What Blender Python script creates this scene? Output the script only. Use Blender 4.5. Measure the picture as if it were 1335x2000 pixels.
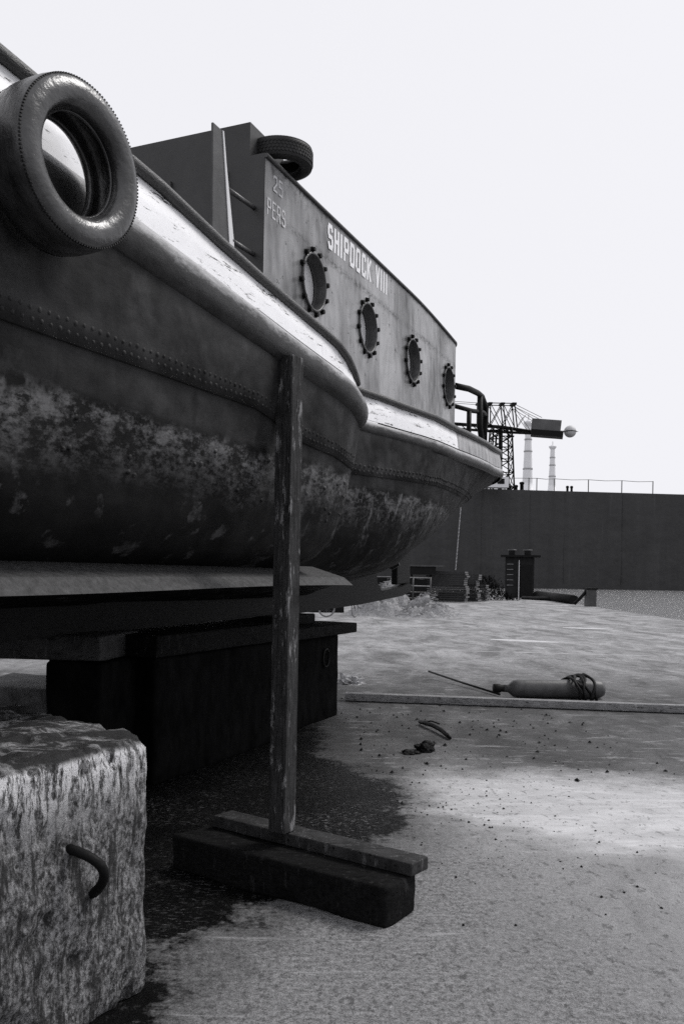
import bpy, bmesh, math, random
from mathutils import Vector, Matrix, noise
random.seed(7)
PI = math.pi
S = bpy.context.scene
COL = S.collection
for o in list(bpy.data.objects):
    bpy.data.objects.remove(o)

# ------------------------------------------------------------------ camera
cam_d = bpy.data.cameras.new("camera")
cam = bpy.data.objects.new("camera", cam_d)
COL.objects.link(cam)
cam.location = (0, 0, 1.65)
cam.rotation_mode = 'QUATERNION'
cam.rotation_quaternion = (Matrix.Rotation(PI / 2, 3, 'X') @ Matrix.Rotation(0.0175, 3, 'Z')).to_quaternion()
cam_d.sensor_width = 36
cam_d.lens = 31.5
cam_d.shift_x = 0.03275
cam_d.shift_y = 0.06
cam_d.clip_start = 0.05
cam_d.clip_end = 3000
S.camera = cam

# ------------------------------------------------------------------ sky, sun, exposure
SUN_EL, SUN_AZ = math.radians(52), math.radians(64)     # azimuth clockwise from +Y (view direction)
w = bpy.data.worlds.new("World")
S.world = w
w.use_nodes = True
wn = w.node_tree.nodes
wl = w.node_tree.links
bg = wn["Background"]
sky = wn.new("ShaderNodeTexSky")
sky.sky_type = 'NISHITA'
sky.sun_disc = False
sky.sun_elevation = SUN_EL
sky.sun_rotation = SUN_AZ
sky.dust_density = 4
sky.air_density = 1.0
bw = wn.new("ShaderNodeRGBToBW")
wl.new(sky.outputs[0], bw.inputs[0])
mx = wn.new("ShaderNodeMix")
mx.data_type = 'RGBA'
mx.inputs[0].default_value = 0.92
mx.inputs[7].default_value = (9.3, 9.3, 9.75, 1)          # even white overcast veil over the clear sky
wl.new(bw.outputs[0], mx.inputs[6])
wl.new(mx.outputs[2], bg.inputs[0])
bg.inputs[1].default_value = 0.1
sun_d = bpy.data.lights.new("sun", 'SUN')
sun_d.energy = 2.1
sun_d.angle = math.radians(18)
sun_d.color = (1, 0.98, 0.96)
sun = bpy.data.objects.new("sun", sun_d)
COL.objects.link(sun)
sdir = Vector((math.sin(SUN_AZ) * math.cos(SUN_EL), math.cos(SUN_AZ) * math.cos(SUN_EL), math.sin(SUN_EL)))
sun.rotation_euler = (-sdir).to_track_quat('-Z', 'Y').to_euler()
sun.location = (0, 0, 60)
S.view_settings.view_transform = 'Standard'
S.view_settings.look = 'None'
S.view_settings.exposure = 0
S.view_settings.gamma = 1
S.view_settings.use_curve_mapping = False
S.render.engine = 'CYCLES'
S.cycles.max_bounces = 6
S.cycles.diffuse_bounces = 1
S.cycles.use_denoising = False


# ------------------------------------------------------------------ material helpers
class Mat:
    def __init__(s, name, rough=0.6, spec=0.5, metal=0.0):
        s.m = bpy.data.materials.new(name)
        s.m.use_nodes = True
        s.t = s.m.node_tree
        s.b = s.t.nodes["Principled BSDF"]
        s.b.inputs["Roughness"].default_value = rough
        s.b.inputs["Specular IOR Level"].default_value = spec
        s.b.inputs["Metallic"].default_value = metal
        tc = s.t.nodes.new("ShaderNodeTexCoord")
        s.co = tc.outputs["Object"]

    def set(s, sock, v):
        if isinstance(v, (int, float)):
            if sock.type == 'RGBA':
                sock.default_value = (v, v, v * 1.02, 1)
            else:
                sock.default_value = v
        elif isinstance(v, tuple):
            sock.default_value = v
        else:
            s.t.links.new(v, sock)

    def scaled(s, sc):
        n = s.t.nodes.new("ShaderNodeVectorMath")
        n.operation = 'MULTIPLY'
        s.t.links.new(s.co, n.inputs[0])
        n.inputs[1].default_value = sc
        return n.outputs[0]

    def noise(s, scale, detail=6, rough=0.6, stretch=None, dist=0.0):
        n = s.t.nodes.new("ShaderNodeTexNoise")
        n.inputs["Scale"].default_value = scale
        n.inputs["Detail"].default_value = detail
        n.inputs["Roughness"].default_value = rough
        n.inputs["Distortion"].default_value = dist
        s.t.links.new(s.scaled(stretch) if stretch else s.co, n.inputs["Vector"])
        return n.outputs[0]

    def vor(s, scale, stretch=None, feature='F1'):
        n = s.t.nodes.new("ShaderNodeTexVoronoi")
        n.feature = feature
        n.inputs["Scale"].default_value = scale
        s.t.links.new(s.scaled(stretch) if stretch else s.co, n.inputs["Vector"])
        return n.outputs[0]

    def ramp(s, f, a, b, lo=0.0, hi=1.0):
        n = s.t.nodes.new("ShaderNodeMapRange")
        n.clamp = True
        s.set(n.inputs[0], f)
        n.inputs[1].default_value = a
        n.inputs[2].default_value = b
        n.inputs[3].default_value = lo
        n.inputs[4].default_value = hi
        return n.outputs[0]

    def mth(s, op, a, b=0.0):
        n = s.t.nodes.new("ShaderNodeMath")
        n.operation = op
        s.set(n.inputs[0], a)
        s.set(n.inputs[1], b)
        return n.outputs[0]

    def xyz(s):
        n = s.t.nodes.new("ShaderNodeSeparateXYZ")
        s.t.links.new(s.co, n.inputs[0])
        return n.outputs

    def mix(s, f, a, b):
        n = s.t.nodes.new("ShaderNodeMix")
        n.data_type = 'RGBA'
        s.set(n.inputs[0], f)
        s.set(n.inputs[6], a)
        s.set(n.inputs[7], b)
        return n.outputs[2]

    def mixf(s, f, a, b):
        n = s.t.nodes.new("ShaderNodeMix")
        s.set(n.inputs[0], f)
        s.set(n.inputs[2], a)
        s.set(n.inputs[3], b)
        return n.outputs[0]

    def color(s, c):
        s.set(s.b.inputs["Base Color"], c)
        return s

    def rough(s, v):
        s.set(s.b.inputs["Roughness"], v)
        return s

    def bump(s, h, strength=0.5, dist=0.02):
        n = s.t.nodes.new("ShaderNodeBump")
        n.inputs["Strength"].default_value = strength
        n.inputs["Distance"].default_value = dist
        s.t.links.new(h, n.inputs["Height"])
        if s.b.inputs["Normal"].is_linked:
            s.t.links.new(s.b.inputs["Normal"].links[0].from_socket, n.inputs["Normal"])
        s.t.links.new(n.outputs[0], s.b.inputs["Normal"])
        return s


def plain(name, c, rough=0.6, var=0.35, scale=8, bump=0.2, spec=0.4, metal=0.0, stretch=None):
    M = Mat(name, rough, spec, metal)
    n = M.noise(scale, 7, 0.65, stretch)
    M.color(M.mix(M.ramp(n, .3, .7), c * (1 - var), c * (1 + var)))
    M.bump(M.noise(scale * 4, 5, .6, stretch), bump, .01)
    return M.m


# ------------------------------------------------------------------ mesh helpers
class MB:
    def __init__(s):
        s.v, s.f, s.sm = [], [], []

    def add(s, vs, fs, smooth=False):
        k = len(s.v)
        s.v += [tuple(v) for v in vs]
        s.f += [tuple(i + k for i in f) for f in fs]
        s.sm += [smooth] * len(fs)
        return s

    def box(s, c, d, M=None):
        hx, hy, hz = d[0] / 2, d[1] / 2, d[2] / 2
        vs = [Vector((x * hx, y * hy, z * hz)) for z in (-1, 1) for y in (-1, 1) for x in (-1, 1)]
        if M is not None:
            vs = [M @ v for v in vs]
        vs = [v + Vector(c) for v in vs]
        return s.add(vs, [(0, 2, 3, 1), (4, 5, 7, 6), (0, 1, 5, 4), (2, 6, 7, 3), (0, 4, 6, 2), (1, 3, 7, 5)])

    def tube(s, pts, r, seg=8, closed=False, caps=True):
        pts = [Vector(p) for p in pts]
        n = len(pts)
        rr = r if isinstance(r, (list, tuple)) else [r] * n
        vs, fs = [], []
        up = None
        for i, p in enumerate(pts):
            if closed:
                t = pts[(i + 1) % n] - pts[i - 1]
            else:
                t = pts[min(i + 1, n - 1)] - pts[max(i - 1, 0)]
            t.normalize()
            if up is None:
                up = Vector((0, 0, 1)) if abs(t.z) < .9 else Vector((1, 0, 0))
            a = t.cross(up)
            if a.length < 1e-4:
                a = t.cross(Vector((0, 1, 0)))
            a.normalize()
            b = a.cross(t).normalized()
            up = b
            for k in range(seg):
                ang = 2 * PI * k / seg
                vs.append(p + (a * math.cos(ang) + b * math.sin(ang)) * rr[i])
        m = n if closed else n - 1
        for i in range(m):
            for k in range(seg):
                j = (i + 1) % n
                fs.append((i * seg + k, i * seg + (k + 1) % seg, j * seg + (k + 1) % seg, j * seg + k))
        s.add(vs, fs, True)
        if caps and not closed:
            k0 = len(s.v) - len(vs)
            s.f += [tuple(k0 + k for k in reversed(range(seg))), tuple(k0 + (n - 1) * seg + k for k in range(seg))]
            s.sm += [False, False]
        return s

    def lathe(s, prof, seg=32, M=None, closed_prof=False):
        """prof: list of (radius, axial); axis = local z"""
        M = M or Matrix.Identity(4)
        vs, fs = [], []
        m = len(prof)
        for k in range(seg):
            a = 2 * PI * k / seg
            for r, h in prof:
                vs.append(M @ Vector((r * math.cos(a), r * math.sin(a), h)))
        for k in range(seg):
            j = (k + 1) % seg
            for i in range(m if closed_prof else m - 1):
                i2 = (i + 1) % m
                fs.append((k * m + i, j * m + i, j * m + i2, k * m + i2))
        return s.add(vs, fs, True)

    def prism(s, poly, a, b, f):
        """extrude a 2-D polygon; f(u, v, w) -> 3-D with w in (a, b)"""
        n = len(poly)
        vs = [f(u, v, a) for u, v in poly] + [f(u, v, b) for u, v in poly]
        fs = [tuple(range(n)), tuple(range(2 * n - 1, n - 1, -1))]
        fs += [(i, i + n, (i + 1) % n + n, (i + 1) % n) for i in range(n)]
        return s.add(vs, fs)

    def grid(s, rows, smooth=True, loop=False):
        n = len(rows[0])
        vs = [p for r in rows for p in r]
        fs = []
        for i in range(len(rows) - 1 + (1 if loop else 0)):
            i2 = (i + 1) % len(rows)
            for k in range(n - 1):
                fs.append((i * n + k, i * n + k + 1, i2 * n + k + 1, i2 * n + k))
        return s.add(vs, fs, smooth)

    def build(s, name, mat, parent=None, fix=True):
        me = bpy.data.meshes.new(name)
        me.from_pydata(s.v, [], s.f)
        me.polygons.foreach_set("use_smooth", s.sm)
        me.update()
        if fix:
            b = bmesh.new()
            b.from_mesh(me)
            bmesh.ops.recalc_face_normals(b, faces=b.faces)
            b.to_mesh(me)
            b.free()
        me.materials.append(mat)
        o = bpy.data.objects.new(name, me)
        COL.objects.link(o)
        o.parent = parent
        return o


def tag(o, label, cat, group=None, kind=None):
    if label:
        o["label"] = label
    if cat:
        o["category"] = cat
    if group:
        o["group"] = group
    if kind:
        o["kind"] = kind
    return o


def thing(name, label, cat, loc=(0, 0, 0), rz=0.0, group=None):
    o = bpy.data.objects.new(name, None)
    o.empty_display_size = .2
    COL.objects.link(o)
    o.location = loc
    o.rotation_euler = (0, 0, rz)
    return tag(o, label, cat, group)


def dup(o, parent=None):
    c = o.copy()
    COL.objects.link(c)
    if parent:
        c.parent = parent
    for ch in list(o.children):
        dup(ch, c)
    return c


def bevel_mod(o, wd, seg=2):
    m = o.modifiers.new("bevel", 'BEVEL')
    m.width = wd
    m.segments = seg
    m.limit_method = 'ANGLE'
    return o


def rough_solid(name, poly, z0, z1, mat, parent=None, bev=.05, amp=.015, cuts=4, fr=3.0, seed=0.0, batter=0.0, rim=0.0):
    """weathered block: polygon footprint, bevelled, subdivided and roughened"""
    b = bmesh.new()
    n = len(poly)
    cx = sum(p[0] for p in poly) / n
    cy = sum(p[1] for p in poly) / n
    lo = [b.verts.new((p[0], p[1], z0)) for p in poly]
    hi = [b.verts.new((cx + (p[0] - cx) * (1 - batter), cy + (p[1] - cy) * (1 - batter), z1)) for p in poly]
    b.faces.new(lo[::-1])
    b.faces.new(hi)
    for i in range(n):
        b.faces.new((lo[i], lo[(i + 1) % n], hi[(i + 1) % n], hi[i]))
    bmesh.ops.recalc_face_normals(b, faces=b.faces)
    if bev:
        bmesh.ops.bevel(b, geom=list(b.edges), offset=bev, segments=3, profile=.5, affect='EDGES', clamp_overlap=True)
    bmesh.ops.subdivide_edges(b, edges=[e for e in b.edges if e.calc_length() > .12], cuts=cuts, use_grid_fill=True)
    bmesh.ops.triangulate(b, faces=[f for f in b.faces if len(f.verts) > 4])
    b.normal_update()
    for v in b.verts:
        p = v.co * fr + Vector((seed, seed * 1.7, 0))
        k = noise.fractal(p, 1.0, 2.0, 4)
        d = k * amp
        if rim:
            q = v.co
            top_ = max(0.0, min(1.0, (q.z - (z1 - .30)) / .26)) if abs(v.normal.z) < .92 else 0
            d += rim * (.35 + top_) * noise.fractal(Vector((q.x * 13, q.y * 13, q.z * 2.6)), 1.0, 2.0, 3)
            chip_ = noise.fractal(Vector((q.x * 6 + 9, q.y * 6, q.z * 6)), 1.0, 2.0, 3)
            if chip_ > .25:
                d -= (chip_ - .25) * .05
        v.co += v.normal * d
    for f in b.faces:
        f.smooth = True
    me = bpy.data.meshes.new(name)
    b.to_mesh(me)
    b.free()
    me.materials.append(mat)
    o = bpy.data.objects.new(name, me)
    COL.objects.link(o)
    o.parent = parent
    return o


# ------------------------------------------------------------------ materials
def m_ground():
    M = Mat("ground_concrete", .7, .3)
    x, y, z = M.xyz()
    mid = M.noise(1.9, 9, .7, (1, .55, 1), .5)
    fine = M.noise(34, 7, .75)
    gran = M.noise(120, 3, .7)
    streak = M.noise(1.0, 10, .74, (1, .42, 1), .8)
    base = M.mix(M.ramp(streak, .38, .64), .05, .24)
    base = M.mix(M.mth('MULTIPLY', M.ramp(mid, .46, .58), .7), base, .10)
    base = M.mix(M.mth('MULTIPLY', M.ramp(M.noise(5, 9, .75, (.6, 1.3, 1)), .55, .61), .75), base, .38)
    far = M.ramp(M.mth('ADD', y, M.mth('MULTIPLY', M.mth('SUBTRACT', mid, .5), 9)), 13.5, 20)
    farc = M.mix(M.ramp(streak, .38, .62), .12, .36)
    farc = M.mix(M.mth('MULTIPLY', M.ramp(M.noise(2.4, 9, .75, (1, .5, 1)), .54, .62), .75), farc, .075)
    base = M.mix(M.mth('MULTIPLY', far, .88), base, farc)
    # dirty belt between the plank and the silt
    d0 = M.mth('MULTIPLY', M.ramp(y, 7.4, 9.0), M.ramp(y, 15.2, 12.6))
    base = M.mix(M.mth('MULTIPLY', M.mth('MULTIPLY', d0, M.ramp(mid, .64, .44)), .88), base, .042)
    # pale dried silt fan
    wob = M.mth('MULTIPLY', M.mth('SUBTRACT', M.noise(1.5, 6, .65), .5), 2.0)
    ex = M.mth('DIVIDE', M.mth('SUBTRACT', x, 2.3), 1.85)
    ey = M.mth('DIVIDE', M.mth('SUBTRACT', M.mth('ADD', y, M.mth('MULTIPLY', x, .18)), 6.75), 1.25)
    rad = M.mth('ADD', M.mth('ADD', M.mth('MULTIPLY', ex, ex), M.mth('MULTIPLY', ey, ey)), wob)
    silt = M.ramp(rad, 1.35, .35)
    siltc = M.mix(M.ramp(M.noise(2.6, 9, .7, (.6, 1.7, 1), 1.2), .35, .68), .36, .58)
    siltc = M.mix(M.mth('MULTIPLY', M.ramp(fine, .62, .72), .5), siltc, .12)
    base = M.mix(silt, base, siltc)
    # granular tarred ground near the camera
    near = M.mth('MULTIPLY', M.mth('MULTIPLY', M.ramp(y, 6.3, 5.2), M.ramp(M.mth('ADD', x, M.mth('MULTIPLY', M.mth('SUBTRACT', mid, .5), 3)), 1.9, .6, .3, 1)), M.mth('SUBTRACT', 1.0, silt))
    base = M.mix(M.mth('MULTIPLY', M.ramp(y, 6.3, 5.2), M.mth('SUBTRACT', 1.0, silt)), base, M.mix(M.ramp(streak, .36, .62), .2, .42))
    base = M.mix(near, base, M.mix(M.ramp(M.mth('ADD', M.mth('MULTIPLY', fine, .6), M.mth('MULTIPLY', gran, .4)), .42, .60), .09, .36))
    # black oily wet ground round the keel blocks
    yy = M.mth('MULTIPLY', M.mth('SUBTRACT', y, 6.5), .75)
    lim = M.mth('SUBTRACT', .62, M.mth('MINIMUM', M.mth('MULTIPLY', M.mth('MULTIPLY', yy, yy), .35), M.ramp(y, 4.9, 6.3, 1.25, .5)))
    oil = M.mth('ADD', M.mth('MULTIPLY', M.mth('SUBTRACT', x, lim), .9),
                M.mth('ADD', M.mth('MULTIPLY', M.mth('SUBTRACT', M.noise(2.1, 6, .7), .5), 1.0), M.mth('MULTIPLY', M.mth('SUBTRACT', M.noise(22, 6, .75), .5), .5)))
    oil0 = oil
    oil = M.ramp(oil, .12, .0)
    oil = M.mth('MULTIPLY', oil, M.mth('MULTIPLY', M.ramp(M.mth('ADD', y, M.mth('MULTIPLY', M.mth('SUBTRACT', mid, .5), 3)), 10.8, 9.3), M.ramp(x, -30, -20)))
    glint = M.ramp(M.noise(46, 6, .8, (.5, 1.0, 1)), .565, .60)  # sparkle off the wet ground, painted as pale flecks
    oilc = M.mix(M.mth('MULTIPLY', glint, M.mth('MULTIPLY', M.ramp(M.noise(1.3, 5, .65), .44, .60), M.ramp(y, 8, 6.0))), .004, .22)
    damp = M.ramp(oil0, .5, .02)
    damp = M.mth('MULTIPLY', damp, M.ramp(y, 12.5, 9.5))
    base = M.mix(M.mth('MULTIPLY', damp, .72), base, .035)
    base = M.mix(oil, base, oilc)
    scr = M.mth('MULTIPLY', M.ramp(M.noise(3.5, 6, .7, (.25, 3.0, 1), .5), .62, .66), .6)
    scr = M.mth('MULTIPLY', scr, M.mth('SUBTRACT', 1.0, oil))
    base = M.mix(scr, base, .40)
    dk = M.mth('MULTIPLY', M.ramp(M.noise(17, 6, .75, (1, .6, 1)), .565, .61), .6)
    base = M.mix(dk, base, .045)
    speck = M.ramp(gran, .62, .70)
    base = M.mix(M.mth('MULTIPLY', speck, .4), base, .03)
    M.color(base)
    rg = M.mixf(silt, .8, .5)
    M.rough(M.mixf(oil, rg, .3))
    s_ = M.mixf(oil, .3, .04)
    M.set(M.b.inputs['Specular IOR Level'], s_)
    hb = M.mth('ADD', M.mth('MULTIPLY', fine, .7), M.mth('MULTIPLY', gran, .3))
    grain = M.mth('MULTIPLY', hb, M.mixf(silt, .8, .12))
    M.bump(grain, .8, .035)
    # scratches and scattered grit
    return M.m


def m_hull():
    M = Mat("hull_paint", .5, .14)
    x, y, z = M.xyz()
    n1 = M.noise(3, 8, .65)
    n2 = M.noise(11, 9, .75, (.5, .5, .9))
    n3 = M.noise(9, 8, .7, (1.0, 1.0, .45))
    up = M.mix(M.ramp(n1, .36, .66), .009, .034)
    up = M.mix(M.mth('MULTIPLY', M.ramp(n3, .56, .68), .7), up, .010)
    up = M.mix(M.mth('MULTIPLY', M.ramp(M.noise(2.2, 9, .7), .54, .66), .6), up, .06)
    low = M.mix(M.ramp(n1, .4, .7), .003, .008)
    # crust of dried growth in a tide band, thinning downward
    wav = M.mth('ADD', z, M.mth('MULTIPLY', M.mth('SUBTRACT', M.noise(4.5, 6, .65), .5), .22))
    band = M.mth('MULTIPLY', M.ramp(wav, 2.31, 2.26), M.ramp(wav, 1.98, 2.27))
    crust = M.mth('MULTIPLY', band, M.ramp(M.mth('ADD', M.mth('MULTIPLY', n2, .5), M.mth('MULTIPLY', M.noise(42, 6, .75, (.5, .5, 1)), .5)), .46, .58))
    low = M.mix(crust, low, .15)
    # long drips and pale scabs, mostly aft
    drip = M.mth('MULTIPLY', M.ramp(M.noise(13, 7, .75, (1.0, 1.0, .3)), .55, .66),
                 M.mth('MULTIPLY', M.ramp(x, -.2, .9), M.ramp(z, 1.75, 2.2)))
    low = M.mix(M.mth('MULTIPLY', drip, .8), low, .2)
    scab = M.mth('MULTIPLY', M.ramp(M.noise(5.5, 6, .6), .58, .63), M.ramp(n2, .4, .6))
    low = M.mix(M.mth('MULTIPLY', scab, .6), low, .12)
    edge = M.mth('ADD', z, M.mth('MULTIPLY', M.mth('SUBTRACT', M.noise(7, 5, .6), .5), .06))
    M.color(M.mix(M.ramp(edge, 2.33, 2.30), up, low))
    M.rough(M.ramp(n2, .3, .7, .5, .75))
    M.bump(n2, .35, .012)
    M.bump(M.noise(1.6, 3, .5), .9, .12)
    return M.m


def m_white():
    M = Mat("white_band_paint", .4, .5)
    x, y, z = M.xyz()
    n = M.noise(15, 9, .8, (.3, 1, 1.8))
    c = M.mix(M.ramp(M.noise(4, 6, .7), .35, .75), .90, .80)
    chip = M.ramp(n, .578, .592)
    run = M.mth('MULTIPLY', M.ramp(M.noise(10, 6, .7, (1.6, 1.6, .25)), .58, .72), .45)
    c = M.mix(M.mth('MULTIPLY', run, M.ramp(x, -.8, .6)), c, .3)
    c = M.mix(chip, c, .03)
    M.color(c)
    M.bump(M.mth('SUBTRACT', 1.0, chip), .4, .004)
    M.bump(M.noise(3, 4, .5), .3, .03)
    return M.m


def m_house():
    M = Mat("deckhouse_paint", .4, .5)
    x, y, z = M.xyz()
    big = M.noise(1.9, 6, .6, (1, 1, .35))
    gr = M.noise(120, 4, .7)
    c = M.mix(M.ramp(big, .39, .60), .07, .33)
    c = M.mix(M.mth('MULTIPLY', M.ramp(gr, .4, .7), .35), c, .13)
    # paint scratched off along the weld seam and under the roof edge
    seam = M.mth('ABSOLUTE', M.mth('SUBTRACT', z, M.mth('ADD', 3.845, M.mth('MULTIPLY', M.mth('SUBTRACT', M.noise(5, 3, .5), .5), .03))))
    scr = M.mth('MULTIPLY', M.ramp(seam, .04, .002), M.ramp(M.noise(40, 6, .8, (.6, 1, 1)), .44, .54))
    c = M.mix(M.mth('MULTIPLY', scr, M.ramp(x, -.2, .9, .25, 1)), c, .03)
    top = M.mth('MULTIPLY', M.ramp(z, 3.98, 4.12), M.mth('MULTIPLY', M.ramp(x, .9, .65), M.ramp(x, .15, .3)))
    c = M.mix(M.mth('MULTIPLY', top, M.ramp(M.noise(20, 7, .75), .5, .58)), c, .04)
    nick = M.ramp(M.noise(17, 5, .7, (.7, 1, 1)), .63, .645)
    c = M.mix(nick, c, .03)
    runs = M.mth('MULTIPLY', M.ramp(M.noise(9, 7, .7, (1.5, 1.5, .16)), .58, .75), .5)
    c = M.mix(runs, c, .38)
    M.color(c)
    M.rough(M.ramp(M.noise(5, 6, .6), .3, .7, .25, .42))
    M.bump(M.noise(1.7, 3, .5, (1, 1, .6)), 1.0, .14)
    M.bump(gr, .12, .004)
    return M.m


def m_timber(name="timber_old", a=.018, b=.075, st=(9, 9, .7), scr=.3, spec=.15):
    M = Mat(name, .75, spec)
    g = M.noise(9, 9, .7, st)
    c = M.mix(M.ramp(g, .3, .7), a, b)
    c = M.mix(M.mth('MULTIPLY', M.ramp(M.noise(7, 7, .7), .5, .68), .6), c, a * .6)
    c = M.mix(M.mth('MULTIPLY', M.ramp(M.noise(16, 7, .75, (1.6, 1.6, .35)), .57, .62), .55), c, scr)
    M.color(c)
    split = M.ramp(M.noise(26, 5, .6, (2.2, 2.2, .10) if st[2] < 1 else (.10, 2.2, 2.2)), .63, .67)
    c = M.mix(M.mth('MULTIPLY', split, .85), c, .004)
    M.color(c)
    M.bump(M.mth('SUBTRACT', g, split), .9, .015)
    M.bump(M.noise(5, 4, .5), .4, .03)
    return M.m


def m_block():
    M = Mat("cast_concrete", .8, .3)
    x, y, z = M.xyz()
    n = M.noise(48, 8, .75, (1, 1, .75))
    st = M.noise(13, 8, .7, (2.0, 2.0, .28))
    pit = M.ramp(M.noise(70, 4, .7), .56, .66)
    c = M.mix(M.ramp(n, .42, .6), .03, .34)
    c = M.mix(M.mth('MULTIPLY', M.ramp(st, .49, .58), .9), c, .022)
    c = M.mix(M.mth('MULTIPLY', pit, .7), c, .04)
    # lime washed out of the upper rim
    rim = M.mth('MULTIPLY', M.ramp(z, .70, .94), M.ramp(z, .996, .97))
    c = M.mix(M.mth('MULTIPLY', rim, M.ramp(M.noise(17, 8, .75, (1.8, 1.8, .4)), .46, .52)), c, .8)
    # greasy top with paler worn patches
    tz = M.ramp(z, .962, .985)
    topc = M.mix(M.ramp(M.noise(5, 9, .75, (1, 1.6, 1), .8), .5, .62), .03, .34)
    c = M.mix(tz, c, topc)
    M.color(c)
    M.bump(M.mth('ADD', M.mth('MULTIPLY', n, .6), M.mth('MULTIPLY', st, .6)), .9, .03)
    M.bump(M.noise(75, 4, .7), .8, .012)
    return M.m


MG = m_ground()
MH = m_hull()
MW = m_white()
MD = m_house()
MT = m_timber("timber_old", .008, .065, (9, 9, .7), .36)
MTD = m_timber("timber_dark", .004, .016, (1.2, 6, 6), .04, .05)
MBK = m_block()
M_cap = plain("cap_rail_paint", .022, .4, .6, 14, .5, .5, 0, (1, 3, 3))
M_black = plain("black_steel", .008, .55, .4, 9, .4, .1)
M_dark = plain("dark_steel", .045, .45, .35, 6, .3)
M_grey = plain("grey_steel", .16, .5, .35, 5, .25)
M_cab = plain("cab_paint", .085, .6, .3, .5, 0)
M_shed = plain("shed_paint", .016, .7, .4, 2, .2, .1)
M_front = plain("shaded_bulkhead", .032, .5, .3, 3, .15)  # deckhouse front: its shade is put into this darker grey
M_rubber = plain("tyre_rubber", .04, .3, .85, 6, .4, .6, 0, (1, 1, 2))
M_rubber2 = plain("tyre_dark_rubber", .02, .6, .4, 8, .3, .3)
M_strake = None
M_letter = plain("lettering_white", .84, .5, .12, 20, .05)
M_faded = plain("lettering_faded", .52, .5, .2, 20, .05)
M_pipe = plain("pipe_grey", .07, .4, .5, 18, .3)
M_whitem = plain("white_steel", .7, .5, .1, .4, 0)
M_ring = plain("porthole_ring", .05, .4, .4, 14, .3, .4)


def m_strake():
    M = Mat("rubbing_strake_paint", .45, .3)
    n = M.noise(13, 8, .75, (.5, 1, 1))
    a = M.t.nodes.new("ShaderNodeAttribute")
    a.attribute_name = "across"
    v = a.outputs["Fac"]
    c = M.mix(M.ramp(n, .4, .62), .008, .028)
    # worn pale paint plus the top-lit highlight, both coloured into the upper shoulder
    worn_lit = M.mth('ADD', v, M.mth('MULTIPLY', M.mth('SUBTRACT', M.noise(12, 8, .75, (.35, 1, 1)), .5), .7))
    c = M.mix(M.ramp(worn_lit, .54, .76), c, .38)
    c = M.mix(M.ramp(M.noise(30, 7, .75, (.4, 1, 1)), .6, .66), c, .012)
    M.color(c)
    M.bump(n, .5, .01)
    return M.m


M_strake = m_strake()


def m_far():
    M = Mat("far_hull_paint", .55, .3)
    n = M.noise(.35, 6, .6, (1.5, 1.5, .12))
    c = M.mix(M.ramp(n, .35, .7), .032, .044)
    c = M.mix(M.mth('MULTIPLY', M.ramp(M.noise(1.1, 7, .7, (1.2, 1.2, .06)), .58, .72), .55), c, .07)
    c = M.mix(M.mth('MULTIPLY', M.ramp(M.noise(.16, 6, .65), .55, .66), .5), c, .024)
    M.color(c)
    M.bump(M.noise(.5, 2, .5), .5, .3)
    return M.m


M_far_hull = m_far()


def m_water():
    M = Mat("harbour_water", .2, .5)
    M.color(.16)
    M.bump(M.noise(1.6, 5, .7, (.5, 1.2, 1)), 1.0, .9)
    return M.m


M_water = m_water()
M_glass = None


def m_glass():
    M = Mat("porthole_glass", .15, .6, 0)
    M.color(M.mix(M.ramp(M.noise(5, 5, .6), .3, .7), .70, .85))  # sky reflection on the pane put into a pale base colour
    return M.m


M_glass = m_glass()
M_cyl = plain("gas_cylinder_paint", .06, .45, .35, 9, .3)
M_heap = plain("rubble_pale", .24, .9, .5, 14, .8)
M_plank = plain("stacked_plank", .025, .8, .5, 3, .4)
M_plank_end = plain("plank_end", .13, .8, .5, 5, .4)
M_beam = m_timber("plank_weathered", .13, .34, (.7, 8, 8), .4)
M_leaf = plain("weed_leaf", .007, .9, .5, 4, .1, 0)
M_pale = plain("pale_tower_paint", .78, .7, .08, .15, 0)
M_line = plain("pale_line", .42, .7, .25, 6, .1)

# ------------------------------------------------------------------ setting: yard, water
quay = [(-400, -40), (8.8, -40), (19.0, 80), (-400, 80)]
g = MB()
g.v = [(x, y, 0) for x, y in quay] + [(x, y, -4) for x, y in quay]
nq = len(quay)
g.f = [tuple(range(nq))] + [(i, (i + 1) % nq, (i + 1) % nq + nq, i + nq) for i in range(nq)]
g.sm = [False] * len(g.f)
tag(g.build("ground", MG), None, None, kind="structure")
wv = MB()
wv.add([(-1500, -1500, -.35), (2500, -1500, -.35), (2500, 2500, -.35), (-1500, 2500, -.35)], [(0, 1, 2, 3)])
tag(wv.build("water", M_water), None, None, kind="structure")
# pale marks on the yard
lm = MB()


def strip(m, a, b, wd, z=.004):
    a, b = Vector((a[0], a[1], z)), Vector((b[0], b[1], z))
    d = (b - a).normalized()
    p = Vector((-d.y, d.x, 0)) * wd / 2
    m.add([a - p, b - p, b + p, a + p], [(0, 1, 2, 3)])


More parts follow.
